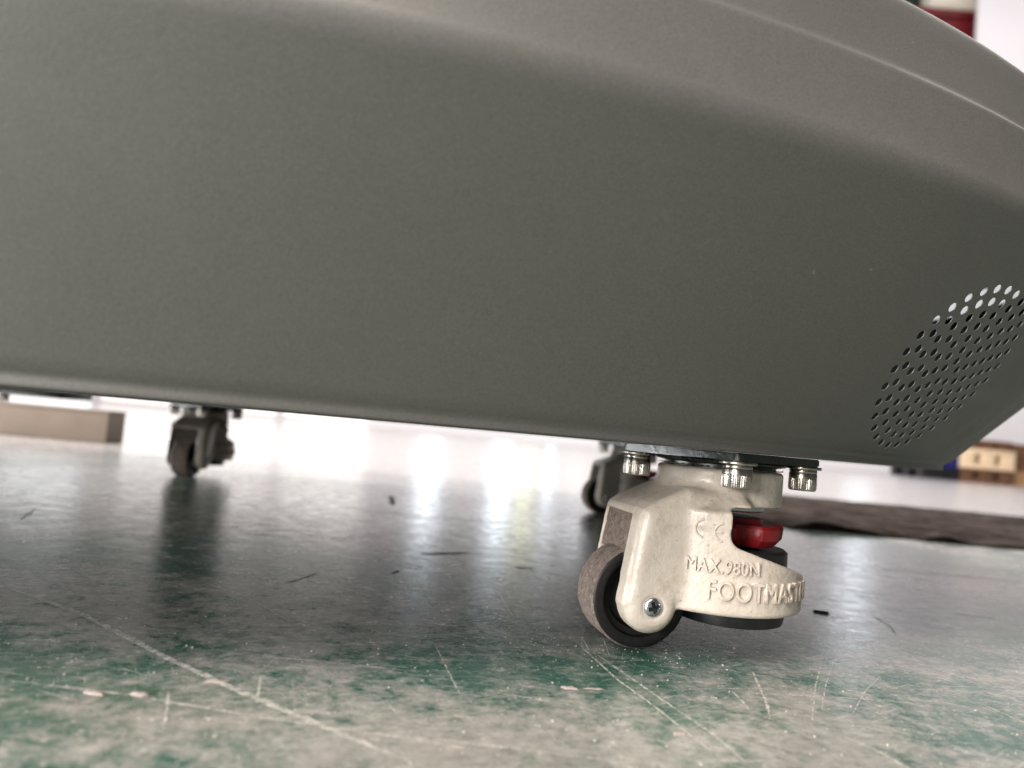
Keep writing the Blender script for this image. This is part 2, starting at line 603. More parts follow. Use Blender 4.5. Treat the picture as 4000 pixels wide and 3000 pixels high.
prof = []
base_in = (A0 - 0.012, B0 - 0.012, 0.0)
prof += [(A0 - 0.060, B0 - 0.060, 0.0), (A0 - 0.03, B0 - 0.03, 0.0)]
prof += bez((A0 + 0.0005, B0 + 0.0005, 0.0), (A0 + 0.0015, B0 + 0.0015, 0.0), (A0 + 0.0015, B0 + 0.0015, 0.0009), 4)
prof += bez((A0 + 0.0014, B0 + 0.0012, 0.0022), (A0 + 0.0012, B0 + 0.0004, 0.0042), flare(0.055), 5)
prof += [flare(f) for f in (0.09, 0.14, 0.2, 0.28, 0.36, 0.44, 0.52, 0.60, 0.68, 0.76, 0.84, 0.90)]
prof += bez(flare(0.940), flare(1.0), (0.7650, 0.5270, 0.1160), 12)
prof += [(0.7630, 0.5260, 0.124), (0.7605, 0.5248, 0.134), (0.7585, 0.5239, 0.1435)]
prof += [(0.7582, 0.5236, 0.1452), (0.7578, 0.5232, 0.1458), (0.7564, 0.5219, 0.1474), (0.7559, 0.5214, 0.1482)]
prof += [(0.7554, 0.5211, 0.1500), (0.7500, 0.5195, 0.160), (0.7470, 0.5188, 0.170)]
prof += bez((0.7445, 0.5182, 0.1760), (0.7425, 0.5175, 0.1815), (0.7390, 0.5150, 0.1820), 6)
prof += [(0.735, 0.511, 0.1819), (0.732, 0.508, 0.180)]

# vent geometry: rings of round holes in the flared end
VC = Vector((0.2009, 0.3548, 0.1390))
VN = Vector((0.506, -0.650, -0.567)).normalized()
VE = Vector((0, 0, 1)).cross(VN).normalized()
VF = VN.cross(VE)
holes = []
for rr, cnt in ((0.0435, 31), (0.0372, 27), (0.0310, 22), (0.0248, 18), (0.0186, 13), (0.0124, 9), (0.0062, 5)):
    for k in range(cnt):
        a = 2 * math.pi * (k + 0.37 * rr * 1000) / cnt
        holes.append(VC + VE * rr * math.cos(a) + VF * rr * math.sin(a))

thetas = []
th = -math.pi * 1.5
while th < math.pi * 0.5 - 1e-6:
    thetas.append(th)
    x = EX + 0.68 * math.cos(th)
    front = math.sin(th) < 0 and x > -0.55
    th += R(0.6) if front else R(2.5)
bm = bmesh.new()
rows = [[bm.verts.new(ell(a, b, z, t)) for t in thetas] for a, b, z in prof]
n = len(thetas)
for Ra, Rb in zip(rows[:-1], rows[1:]):
    for k in range(n):
        bm.faces.new((Ra[k], Ra[(k + 1) % n], Rb[(k + 1) % n], Rb[k]))
bm.faces.new(rows[0][::-1])
shell_me = bpy.data.meshes.new('shell')
bm.to_mesh(shell_me)
bm.free()

machine = empty('machine_base', (EX, EY, 0))
tag(machine, 'low rounded grey machine base with a flared shell, perforated vent and cream levelling casters', 'machine')


def under(o, parent):
    """parent without moving"""
    bpy.context.view_layer.update()
    o.parent = parent
    o.matrix_parent_inverse = parent.matrix_world.inverted()
    return o


shell = obj('shell', shell_me, M['shell'])
sm = shell.modifiers.new('thick', 'SOLIDIFY')
sm.thickness = 0.0004
sm.offset = -1
sm.material_offset = 1
sm.material_offset_rim = 0
shell_me.materials.append(M['inner'])
bmc = bmesh.new()
for h in holes:
    mat = Matrix.Translation(h) @ VN.to_track_quat('Z', 'Y').to_matrix().to_4x4()
    bmesh.ops.create_cone(bmc, cap_ends=True, segments=14, radius1=0.0022, radius2=0.0022, depth=0.030, matrix=mat)
cut = obj('hole_cutter', bm_mesh(bmc, 'hole_cutter'))
bo = shell.modifiers.new('holes', 'BOOLEAN')
bo.operation = 'DIFFERENCE'
bo.solver = 'EXACT'
bo.object = cut
bpy.context.view_layer.update()
dg = bpy.context.evaluated_depsgraph_get()
me2 = bpy.data.meshes.new_from_object(shell.evaluated_get(dg))
shell.modifiers.clear()
shell.data = me2
bpy.data.objects.remove(cut)
me2.polygons.foreach_set('use_smooth', [True] * len(me2.polygons))
me2.set_sharp_from_angle(angle=R(32))
under(shell, machine)

bm = bmesh.new()
ring0 = [bm.verts.new(ell(A0 - 0.020, B0 - 0.020, -0.0002, t)) for t in thetas]
ring1 = [bm.verts.new(ell(A0 - 0.020, B0 - 0.020, 0.0012, t)) for t in thetas]
bm.faces.new(ring0)
for k in range(n):
    bm.faces.new((ring0[k], ring0[(k + 1) % n], ring1[(k + 1) % n], ring1[k]))
under(obj('underside_panel', bm_mesh(bm, 'underside_panel'), M['darksteel']), machine)

bm = bmesh.new()
rr0 = [bm.verts.new(ell(A1 - 0.040, B1 - 0.034, 0.150, t)) for t in thetas]
rr1 = [bm.verts.new(ell(A1 - 0.046, B1 - 0.036, 0.166, t)) for t in thetas]
for k in range(n):
    bm.faces.new((rr0[k], rr0[(k + 1) % n], rr1[(k + 1) % n], rr1[k]))
rr2 = [bm.verts.new(ell(A1 - 0.050, B1 - 0.040, 0.166, t)) for t in thetas]
rr3 = [bm.verts.new(ell(A1 - 0.044, B1 - 0.038, 0.150, t)) for t in thetas]
for P_, Q_ in ((rr1, rr2), (rr2, rr3), (rr3, rr0)):
    for k in range(n):
        bm.faces.new((P_[k], P_[(k + 1) % n], Q_[(k + 1) % n], Q_[k]))
under(obj('added_pale_band', bm_mesh(bm, 'added_pale_band', 40), M['paleband']), machine)  # pale band added inside the rim so the upper vent holes look lit

# extra reinforcing plate and bolt under the far side
pl = at_depth(110, 1532, 1.03)
under(obj('reinforcing_plate', box_mesh('reinforcing_plate', (pl.x - 0.08, 1.0, BOT - 0.009), (pl.x + 0.065, 1.07, BOT - 0.0003), 0.001), M['plate']), machine)

# ------------------------------------------------------------------ the caster body: one casting as a smooth distance field
def smin(a, b, k):
    h = np.clip(0.5 + 0.5 * (b - a) / k, 0, 1)
    return b + (a - b) * h - k * h * (1 - h)


def smax(a, b, k):
    return -smin(-a, -b, k)


def poly_sdf(px, py, pts):
    d = np.full(px.shape, 1e9, np.float32)
    s = np.ones(px.shape, np.float32)
    n = len(pts)
    for i in range(n):
        ax, ay = pts[i]
        bx, by = pts[i - 1]
        ex, ey = bx - ax, by - ay
        wx, wy = px - ax, py - ay
        t = np.clip((wx * ex + wy * ey) / (ex * ex + ey * ey), 0, 1)
        d = np.minimum(d, (wx - ex * t) ** 2 + (wy - ey * t) ** 2)
        c1 = py >= ay
        c2 = py < by
        c3 = ex * wy > ey * wx
        fl_ = (c1 & c2 & c3) | (~c1 & ~c2 & ~c3)
        s = np.where(fl_, -s, s)
    return s * np.sqrt(d)


WHEEL_U, WHEEL_Z, WHEEL_R = -41.0, 23.3, 23.3


def body_sdf(u, v, z):
    f32 = np.float32
    r = np.sqrt(u * u + v * v)
    # round skirt
    skirt = np.maximum(r - 41.0, np.maximum(22.0 - z, z - 66.0))
    skirt = smax(smax(r - 41.0, 22.0 - z, 2.2), z - 66.0, 1.0)
    # conical shoulder
    cone = (r - (29.5 + (76.0 - z) * 1.15)) / 1.52
    sh = smax(smax(cone, 60.0 - z, 1.0), u - 2.0 - (66 - z) * 0.4, 5.0)
    sh = smax(np.maximum(sh, z - 78.0), r - 41.0, 1.0)
    # boss under the plate
    boss = smax(smax(r - 29.6, z - 85.0, 2.0), 68.8 - z, 1.2)
    # fork slab
    uz = poly_sdf(u[:, :1, :], z[:, :1, :], [(-54.2, 23.0), (-53.6, 36.0), (-50.2, 60.0), (-48.6, 64.5), (-44.5, 67.5), (-28.0, 75.5), (-4.0, 75.5), (-4.0, 24.5), (-29.5, 23.0)])
    lobe = np.sqrt((u[:, :1, :] + 42.0) ** 2 + (z[:, :1, :] - 23.0) ** 2) - 12.4
    uz = smin(uz, lobe, 3.0)
    rd = 6.0
    wx = uz + rd
    vc, hw = 3.6, 26.4
    wy = np.abs(v - vc) - hw + rd
    slab = np.minimum(np.maximum(wx, wy), 0) + np.sqrt(np.maximum(wx, 0) ** 2 + np.maximum(wy, 0) ** 2) - rd
    d = smin(skirt, sh, 2.5)
    d = smin(d, slab, 1.6)
    # window for the adjusting wheel, open to the right, sloped lower lip
    lip = 51.5 - (u + 8.0) * 0.29
    win = smax(smax(-12.0 - u, lip - z, 5.0), z - 68.8, 4.0)
    d = smax(d, -win, 1.6)
    d = smin(d, boss, 3.0)
    # cavities: levelling pad, adjusting wheel, road wheel
    rp = np.sqrt((u - 9.0) ** 2 + v * v)
    cav = np.maximum(rp - 27.2, z - 55.0)
    d = smax(d, -cav, 1.0)
    cav2 = np.maximum(np.maximum(rp - 27.5, 46.0 - z), z - 68.6)
    d = smax(d, -cav2, 1.0)
    notch = smax(smax(np.abs(v + 1.2) - 17.6, u + 16.5, 1.0), z - 61.0, 2.5)
    d = smax(d, -notch, 1.8)
    # countersink round the axle screw
    cs = np.sqrt((u + 42.0) ** 2 + (z - 23.0) ** 2)
    d = smax(d, -np.maximum(cs - 5.0, 29.4 - v), 0.8)
    return d


def surface_net(fn, lo, hi, h):
    ax = [np.arange(lo[i], hi[i] + h, h, dtype=np.float32) for i in range(3)]
    g = np.meshgrid(*ax, indexing='ij')
    d = fn(*g).astype(np.float32)
    s = d < 0
    nx, ny, nz = d.shape
    cnt = np.zeros((nx - 1, ny - 1, nz - 1), np.int8)
    for i in (0, 1):
        for j in (0, 1):
            for k in (0, 1):
                cnt += s[i:nx - 1 + i, j:ny - 1 + j, k:nz - 1 + k]
    act = (cnt > 0) & (cnt < 8)
    idx = np.full(act.shape, -1, np.int64)
    ijk = np.argwhere(act)
    idx[act] = np.arange(len(ijk))
    acc = np.zeros((len(ijk), 3), np.float64)
    num = np.zeros(len(ijk))
    cor = [(i, j, k) for i in (0, 1) for j in (0, 1) for k in (0, 1)]
    for a in cor:
        for axis in range(3):
            if a[axis]:
                continue
            b = list(a)
            b[axis] = 1
            da = d[ijk[:, 0] + a[0], ijk[:, 1] + a[1], ijk[:, 2] + a[2]]
            db = d[ijk[:, 0] + b[0], ijk[:, 1] + b[1], ijk[:, 2] + b[2]]
            m = (da < 0) != (db < 0)
            t = np.where(m, da / np.where(m, da - db, 1), 0)
            p = np.tile(np.array(a, float), (len(ijk), 1))
            p[:, axis] += t
            acc[m] += p[m]
            num[m] += 1
    verts = (ijk + acc / num[:, None]) * h + np.array(lo)
    faces = []
    for axis in range(3):
        o1, o2 = [(1, 2), (2, 0), (0, 1)][axis]
        sl0 = [slice(None)] * 3
        sl1 = [slice(None)] * 3
        sl0[axis] = slice(0, -1)
        sl1[axis] = slice(1, None)
        ch = s[tuple(sl0)] != s[tuple(sl1)]
        e = np.argwhere(ch)
        e = e[(e[:, o1] > 0) & (e[:, o2] > 0) & (e[:, o1] < d.shape[o1] - 1) & (e[:, o2] < d.shape[o2] - 1)]
        q = []
        for da, db in ((0, 0), (-1, 0), (-1, -1), (0, -1)):
            c = e.copy()
            c[:, o1] += da
            c[:, o2] += db
            q.append(idx[c[:, 0], c[:, 1], c[:, 2]])
        q = np.stack(q, 1)
        inside = s[e[:, 0], e[:, 1], e[:, 2]]
        q[~inside] = q[~inside][:, ::-1]
        faces.append(q)
    faces = np.concatenate(faces)
    return verts, faces


def np_mesh(name, v, f, smooth=True):
    me = bpy.data.meshes.new(name)
    me.vertices.add(len(v))
    me.vertices.foreach_set('co', v.astype(np.float32).ravel())
    me.loops.add(f.size)
    me.loops.foreach_set('vertex_index', f.astype(np.int32).ravel())
    me.polygons.add(len(f))
    k = f.shape[1]
    me.polygons.foreach_set('loop_start', np.arange(0, f.size, k, dtype=np.int32))
    me.polygons.foreach_set('loop_total', np.full(len(f), k, np.int32))
    me.polygons.foreach_set('use_smooth', np.ones(len(f), bool))
    me.update()
    me.validate()
    return me


bv, bf = surface_net(body_sdf, (-57.0, -44.0, 8.5), (44.0, 44.0, 87.0), 0.6)
# one light smoothing pass takes the voxel stepping out
def relax(v, f, it=2, lam=0.5):
    e = np.concatenate([f[:, [0, 1]], f[:, [1, 2]], f[:, [2, 3]], f[:, [3, 0]]])
    for _ in range(it):
        acc = np.zeros_like(v)
        num = np.zeros(len(v))
        for a, b in ((0, 1), (1, 0)):
            np.add.at(acc, e[:, a], v[e[:, b]])
            np.add.at(num, e[:, a], 1)
        v = v + lam * (acc / num[:, None] - v)
    return v


bv = relax(bv, bf, 2)
bv_l = np.stack([bv[:, 0], -bv[:, 1], bv[:, 2]], 1) / 1000.0   # local x = u, y = -v
body_me = np_mesh('bracket', bv_l, bf[:, ::-1])
body_me.materials.append(M['cream'])

RC = 0.0410


def skin(phi, z):
    """radius of the casting's outside at an angle and height"""
    phi = np.asarray(phi, np.float64)[:, None, None]
    zz = np.asarray(z, np.float64)[:, None, None] * 1000
    lo, hi = np.full(phi.shape, 36.0), np.full(phi.shape, 50.0)
    for _ in range(18):
        m = (lo + hi) / 2
        ins = body_sdf(m * np.sin(phi), m * np.cos(phi), zz) < 0
        lo, hi = np.where(ins, m, lo), np.where(ins, hi, m)
    return lo[:, 0, 0] / 1000


def wrap_text(body, height, phi0, phi1, zc, name):
    cu = bpy.data.curves.new(name, 'FONT')
    cu.body = body
    cu.size = 1.0
    cu.extrude = 0.035
    cu.bevel_depth = 0.014
    cu.bevel_resolution = 2
    cu.offset = 0.0
    cu.resolution_u = 4
    cu.space_character = 1.04
    t = bpy.data.objects.new(name, cu)
    C.objects.link(t)
    bpy.context.view_layer.update()
    me = bpy.data.meshes.new_from_object(t.evaluated_get(bpy.context.evaluated_depsgraph_get()))
    bpy.data.objects.remove(t)
    co = np.zeros(len(me.vertices) * 3, np.float32)
    me.vertices.foreach_get('co', co)
    co = co.reshape(-1, 3)
    x0, x1 = co[:, 0].min(), co[:, 0].max()
    y0, y1 = co[:, 1].min(), co[:, 1].max()
    phi = np.radians(phi0 + (phi1 - phi0) * (co[:, 0] - x0) / (x1 - x0))
    z = zc + ((co[:, 1] - y0) / (y1 - y0) - 0.5) * height
    rad = skin(phi, z) + (co[:, 2] / 0.049) * 0.0014 - 0.0001
    co2 = np.stack([rad * np.sin(phi), -rad * np.cos(phi), z], 1).astype(np.float32)
    me.vertices.foreach_set('co', co2.ravel())
    me.polygons.foreach_set('use_smooth', [True] * len(me.polygons))
    me.update()
    me.materials.clear()
    me.materials.append(M['cream'])
    return me


def arc_mark(segs, name):
    """raised strokes laid on the round skirt: lists of (phi degrees, z) points"""
    bm = bmesh.new()
    for pts in segs:
        prev = None
        for i, (ph, z) in enumerate(pts):
            a = pts[max(0, i - 1)]
            b = pts[min(len(pts) - 1, i + 1)]
            du = R(b[0] - a[0]) * RC
            dz = b[1] - a[1]
            ln = math.hypot(du, dz)
            nu, nz = -dz / ln, du / ln
            ring = []
            for s, hgt in ((-0.00060, -0.0003), (-0.00050, 0.0003), (-0.0002, 0.0006), (0.0002, 0.0006), (0.00050, 0.0003), (0.00060, -0.0003)):
                p = R(ph) + nu * s / RC
                rad = float(skin([p], [z])[0]) + hgt * 1.2
                ring.append(bm.verts.new((rad * math.sin(p), -rad * math.cos(p), z + nz * s)))
            if prev:
                for k in range(5):
                    bm.faces.new((prev[k], prev[k + 1], ring[k + 1], ring[k]))
            else:
                bm.faces.new(ring)
            prev = ring
        bm.faces.new(prev[::-1])
    return bm_mesh(bm, name, 60)


def arc(cphi, cz, rad, a0, a1, n=16):
    out = []
    for k in range(n + 1):
        a = R(a0 + (a1 - a0) * k / n)
        out.append((cphi + math.degrees(rad * math.cos(a) / RC), cz + rad * math.sin(a)))
    return out


ce_me = arc_mark([arc(-33.5, 0.0588, 0.0040, 100, 260), arc(-22.0, 0.0580, 0.0040, 100, 260),
                  [(-27.0, 0.0580), (-25.0, 0.0580), (-23.0, 0.0580)]], 'raised_mark')
txt1 = wrap_text('MAX.980N', 0.0060, -43.0, 0.5, 0.0434, 'raised_lettering')
txt2 = wrap_text('FOOTMASTER', 0.0086, -29.5, 52.0, 0.0334, 'raised_lettering')

# wheel: tyre with dusty tread
def tyre():
    r = WHEEL_R / 1000
    hw = 0.0118
    prof = [(0.0145, hw - 0.0035), (0.0172, hw - 0.003), (0.0178, hw - 0.0004), (0.0190, hw), (0.0215, hw), (r - 0.0008, hw - 0.0006), (r - 0.0001, hw - 0.0020)]
    m = 9
    prof += [(r, hw - 0.003 - (2 * hw - 0.006) * k / m) for k in range(m + 1)]
    prof += [(r - 0.0001, -hw + 0.0020), (r - 0.0008, -hw + 0.0006), (0.0215, -hw), (0.0190, -hw), (0.0178, -hw + 0.0004), (0.0172, -hw + 0.003), (0.0145, -hw + 0.0035)]

    def wob(rr, h, a):
        if rr > r - 0.0005:
            nz = mnoise.noise(Vector((math.cos(a) * rr * 260, math.sin(a) * rr * 260, h * 260)))
            n2 = mnoise.noise(Vector((math.cos(a) * rr * 900, math.sin(a) * rr * 900, h * 900)))
            return rr + 0.00022 * nz + 0.00016 * n2
        return rr
    me = lathe_mesh('tyre', prof, 200, 'Y', 40, wob)
    me.materials.append(M['rubber'])
    me.materials.append(M['dust'])
    for p in me.polygons:
        c = p.center
        if math.hypot(c.x, c.z) > r - 0.00075:
            p.material_index = 1
    return me


tyre_me = tyre()
hub_me = lathe_mesh('wheel_hub', [(0.0, 0.0065), (0.006, 0.0065), (0.0062, 0.0085), (0.009, 0.0085), (0.0092, 0.0060), (0.0135, 0.0055), (0.0146, 0.0088),
                                  (0.0146, -0.0088), (0.0135, -0.0055), (0.0062, -0.0065), (0.0, -0.0065)], 64, 'Y', 35)
axle_me = lathe_mesh('axle', [(0.0, 0.0295), (0.0026, 0.0295), (0.0026, -0.0235), (0.0, -0.0235)], 24, 'Y', 35)


def screw():
    """pan head with a cross recess"""
    bm = bmesh.new()
    rad, n, m = 0.0042, 96, 26
    hgt = 0.0021
    rows = []
    for j in range(m + 1):
        rr = rad * j / m
        row = []
        for k in range(n):
            a = 2 * math.pi * k / n + 0.35
            x, y = rr * math.cos(a), rr * math.sin(a)
            zz = hgt * math.sqrt(max(0, 1 - (rr / (rad * 1.04)) ** 2))
            ca, sa = math.cos(0.35), math.sin(0.35)
            lx, ly = x * ca + y * sa, -x * sa + y * ca
            arm = max(min(0.00075 - abs(lx), 0.0024 - abs(ly)), min(0.00075 - abs(ly), 0.0024 - abs(lx)))
            zz -= 0.0030 * min(1, max(0, arm / 0.00025 + 0.4))
            row.append(bm.verts.new((x, -zz, y)))
            if j == 0:
                row = row * n
                break
        rows.append(row)
    rows.append([bm.verts.new((rad * 1.0 * math.cos(2 * math.pi * k / n + 0.35), 0.001, rad * math.sin(2 * math.pi * k / n + 0.35))) for k in range(n)])
    for Ra, Rb in zip(rows[:-1], rows[1:]):
        for k in range(n):
            q = []
            for v in (Ra[k], Ra[(k + 1) % n], Rb[(k + 1) % n], Rb[k]):
                if v not in q:
                    q.append(v)
            bm.faces.new(q)
    return bm_mesh(bm, 'axle_screw', 35)


screw_me = screw()
pad_me = lathe_mesh('levelling_pad', [(0, 0.0485), (0.009, 0.0485), (0.0092, 0.0497), (0.0125, 0.0497), (0.013, 0.0487), (0.0248, 0.0485), (0.0262, 0.0473), (0.0266, 0.018), (0.0255, 0.0140), (0.0240, 0.0135), (0, 0.0135)], 72)


def knob():
    bm = bmesh.new()
    n = 96
    rows = []
    for z, sc in ((0.0500, 0.86), (0.0535, 0.98), (0.0585, 1.0), (0.0600, 0.95)):
        row = []
        for k in range(n):
            a = 2 * math.pi * k / n
            w_ = 0.5 + 0.5 * math.cos(a * 6 + 0.9)
            rr = (0.0195 + 0.0052 * min(1, w_ * 2.2)) * sc
            row.append(bm.verts.new((rr * math.cos(a), rr * math.sin(a), z)))
        rows.append(row)
    inner = []
    for z, r_ in ((0.0600, 0.0150), (0.0622, 0.0143), (0.0628, 0.0105)):
        inner.append([bm.verts.new((r_ * math.cos(2 * math.pi * k / n), r_ * math.sin(2 * math.pi * k / n), z)) for k in range(n)])
    allr = rows + inner
    for Ra, Rb in zip(allr[:-1], allr[1:]):
        for k in range(n):
            bm.faces.new((Ra[k], Ra[(k + 1) % n], Rb[(k + 1) % n], Rb[k]))
    bm.faces.new(allr[0][::-1])
    bm.faces.new(allr[-1])
    return bm_mesh(bm, 'adjusting_wheel', 28)


knob_me = knob()
stem_me = lathe_mesh('threaded_stem', [(0, 0.070), (0.0065, 0.070)] + [(0.0065 - (0.0008 if k % 2 else 0), 0.0695 - 0.0006 * k) for k in range(14)] + [(0.006, 0.0600), (0, 0.0600)], 32)
washer_big = lathe_mesh('stem_washer', [(0, 0.0688), (0.0195, 0.0688), (0.0203, 0.0680), (0.0203, 0.0664), (0.0195, 0.0657), (0.008, 0.0655), (0, 0.0655)], 56)
race_me = lathe_mesh('swivel_race', [(0, 0.0898), (0.0300, 0.0896), (0.0315, 0.0885), (0.0300, 0.0875), (0.0262, 0.0868), (0.0262, 0.0840), (0, 0.0840)], 72)


def foil():
    """torn rim of the seal film between plate and boss"""
    bm = bmesh.new()
    n = 150
    a_, b_ = [], []
    for k in range(n):
        a = 2 * math.pi * k / n
        nz = mnoise.noise(Vector((math.cos(a) * 9, math.sin(a) * 9, 3.1)))
        n2 = mnoise.noise(Vector((math.cos(a) * 23, math.sin(a) * 23, 1.1)))
        r0 = 0.0268
        r1 = 0.0290 + 0.0012 * nz
        a_.append(bm.verts.new((r0 * math.cos(a), r0 * math.sin(a), 0.0853)))
        b_.append(bm.verts.new((r1 * math.cos(a), r1 * math.sin(a), 0.0857 + 0.0006 * n2)))
    for k in range(n):
        if random.random() < 0.88:
            bm.faces.new((a_[k], a_[(k + 1) % n], b_[(k + 1) % n], b_[k]))
    bmesh.ops.solidify(bm, geom=bm.faces[:], thickness=0.00015)
    return bm_mesh(bm, 'seal_film', 40)


foil_me = foil()


def dustcake():
    bm = bmesh.new()
    nu, nz_ = 28, 20
    g = []
    for i in range(nu + 1):
        row = []
        for j in range(nz_ + 1):
            y = -0.0163 + 0.0350 * i / nu
            z = 0.0425 + 0.0185 * j / nz_
            d = 0.0005 * mnoise.noise(Vector((y * 300, z * 300, 0.5))) + 0.0002 * mnoise.noise(Vector((y * 900, z * 900, 4.5)))
            row.append(bm.verts.new((-0.0508 + 0.0030 * j / nz_ + d, y, z)))
        g.append(row)
    for i in range(nu):
        for j in range(nz_):
            bm.faces.new((g[i][j], g[i + 1][j], g[i + 1][j + 1], g[i][j + 1]))
    bk = [[bm.verts.new(v.co + Vector((0.005, 0, 0))) for v in (g[i][0], g[i][-1])] for i in (0, -1)]
    bm.faces.new((bk[0][0], bk[1][0], bk[1][1], bk[0][1]))
    return bm_mesh(bm, 'packed_dust', 60)


dust_me = dustcake()


def plate_mesh():
    hs, cr, th_ = 0.0346, 0.005, 0.0037
    bm = bmesh.new()
    out = []
    for sx, sy, a0 in ((1, 1, 0), (-1, 1, 90), (-1, -1, 180), (1, -1, 270)):
        for k in range(7):
            a = R(a0 + 90 * k / 6)
            out.append((sx * (hs - cr) + cr * math.cos(a), sy * (hs - cr) + cr * math.sin(a)))
    lo = [bm.verts.new((x, y, 0)) for x, y in out]
    hi = [bm.verts.new((x, y, th_)) for x, y in out]
    f0 = bm.faces.new(lo[::-1])
    f1 = bm.faces.new(hi)
    for k in range(len(out)):
        j = (k + 1) % len(out)
        bm.faces.new((lo[k], lo[j], hi[j], hi[k]))
    es = [e for e in bm.edges if abs(e.verts[0].co.z - e.verts[1].co.z) < 1e-6]
    bmesh.ops.bevel(bm, geom=es, offset=0.0006, segments=2, affect='EDGES')
    return bm_mesh(bm, 'mounting_plate', 35)


plate_me = plate_mesh()
PLATE_Z = 0.0892


def bolt_mesh():
    """knurled socket head hanging head down; top at z = 0"""
    n = 120
    rows = []
    prof = [(0.0060, -0.0032, 0), (0.00635, -0.0034, 0), (0.0065, -0.0040, 0), (0.0065, -0.0056, 0), (0.0062, -0.0058, 0), (0.0065, -0.0060, 1), (0.0065, -0.0104, 1), (0.0062, -0.0112, 0.5), (0.0057, -0.0116, 0), (0.0036, -0.0116, 0), (0.0034, -0.0080, 0), (0.0, -0.0080, 0)]
    bm = bmesh.new()
    for r, z, kn in prof:
        if r < 1e-6:
            rows.append([bm.verts.new((0, 0, z))] * n)
            continue
        row = []
        for k in range(n):
            a = 2 * math.pi * k / n
            rr = r - (0.00026 * kn if k % 3 == 0 else 0)
            if r < 0.004:
                s6 = (a % (math.pi / 3)) - math.pi / 6
                rr = 0.0030 / math.cos(s6)
            row.append(bm.verts.new((rr * math.cos(a), rr * math.sin(a), z)))
        rows.append(row)
    top = [bm.verts.new((0.004 * math.cos(2 * math.pi * k / n), 0.004 * math.sin(2 * math.pi * k / n), -0.0032)) for k in range(n)]
    rows = [top] + rows
    for Ra, Rb in zip(rows[:-1], rows[1:]):
        for k in range(n):
            q = []
            for v in (Ra[k], Ra[(k + 1) % n], Rb[(k + 1) % n], Rb[k]):
                if v not in q:
                    q.append(v)
            if len(q) > 2:
                bm.faces.new(q)
    return bm_mesh(bm, 'bolt', 30)


bolt_me = bolt_mesh()
flatw_me = lathe_mesh('flat_washer', [(0.0042, 0), (0.0081, 0), (0.0083, -0.0003), (0.0083, -0.0011), (0.0081, -0.0014), (0.0042, -0.0014)], 56)
sprw_me = lathe_mesh('spring_washer', [(0.0042, -0.0015), (0.0062, -0.0015), (0.0064, -0.0018), (0.0064, -0.0029), (0.0062, -0.0032), (0.0042, -0.0032)], 56)

PLATE_ROT = R(-4.5 + 45.0)


def caster(loc, psi, label, plate_rot, top_detail=True):
    t = empty('caster', loc, psi)
    t['label'] = label
    under(t, machine)

    def sub(name, me, mat, at=(0, 0, 0), rz=0.0):
        o = obj(name, me, mat, t)
        o.location = at
        o.rotation_euler = (0, 0, rz)
        return o
    sub('bracket', body_me, M['cream'])
    sub('raised_mark', ce_me, M['cream'])
    sub('raised_lettering', txt1, M['cream'])
    sub('raised_lettering', txt2, M['cream'])
    wl = (WHEEL_U / 1000, -0.0010, WHEEL_Z / 1000)
    sub('tyre', tyre_me, M['rubber'], wl)
    sub('wheel_hub', hub_me, M['black'], wl)
    sub('axle', axle_me, M['darksteel'], (-0.042, 0.0, 0.0230))
    sub('axle_screw', screw_me, M['zinc'], (-0.042, -0.0294, 0.0230))
    sub('packed_dust', dust_me, M['dust'])
    sub('levelling_pad', pad_me, M['black'], (0.009, 0, 0))
    sub('adjusting_wheel', knob_me, M['red'], (0.008, 0, 0))
    sub('threaded_stem', stem_me, M['darksteel'], (0.002, 0, 0))
    sub('stem_washer', washer_big, M['zinc'], (0.002, 0, 0))
    sub('swivel_race', race_me, M['plate'])
    sub('seal_film', foil_me, M['foil'])
    pr = plate_rot - psi
    sub('mounting_plate', plate_me, M['plate'], (0, 0, PLATE_Z), pr)
    for sx, sy in ((1, 1), (-1, 1), (-1, -1), (1, -1)):
        p = Matrix.Rotation(pr, 3, 'Z') @ Vector((sx * 0.0281, sy * 0.0281, PLATE_Z))
        a = random.uniform(0, 1)
        sub('flat_washer', flatw_me, M['steel'], p, a)
        sub('spring_washer', sprw_me, M['steel'], p, a)
        sub('bolt', bolt_me, M['steel'], p, a)
    return t


caster((0.1045, 0.376, 0), R(12), 'nearest cream levelling caster with raised lettering and a dusty wheel', PLATE_ROT)
caster((0.166, 1.000, 0), R(12), 'cream levelling caster half hidden behind the nearest one', PLATE_ROT)
caster((-0.408, 1.040, 0), R(86), 'blurred levelling caster at the far left with its wheel facing us', R(60))
# bolt of the reinforcing plate
b_ = obj('plate_bolt', bolt_me, None)
b_.location = (pl.x - 0.025, 1.02, BOT - 0.0065)
under(b_, machine)

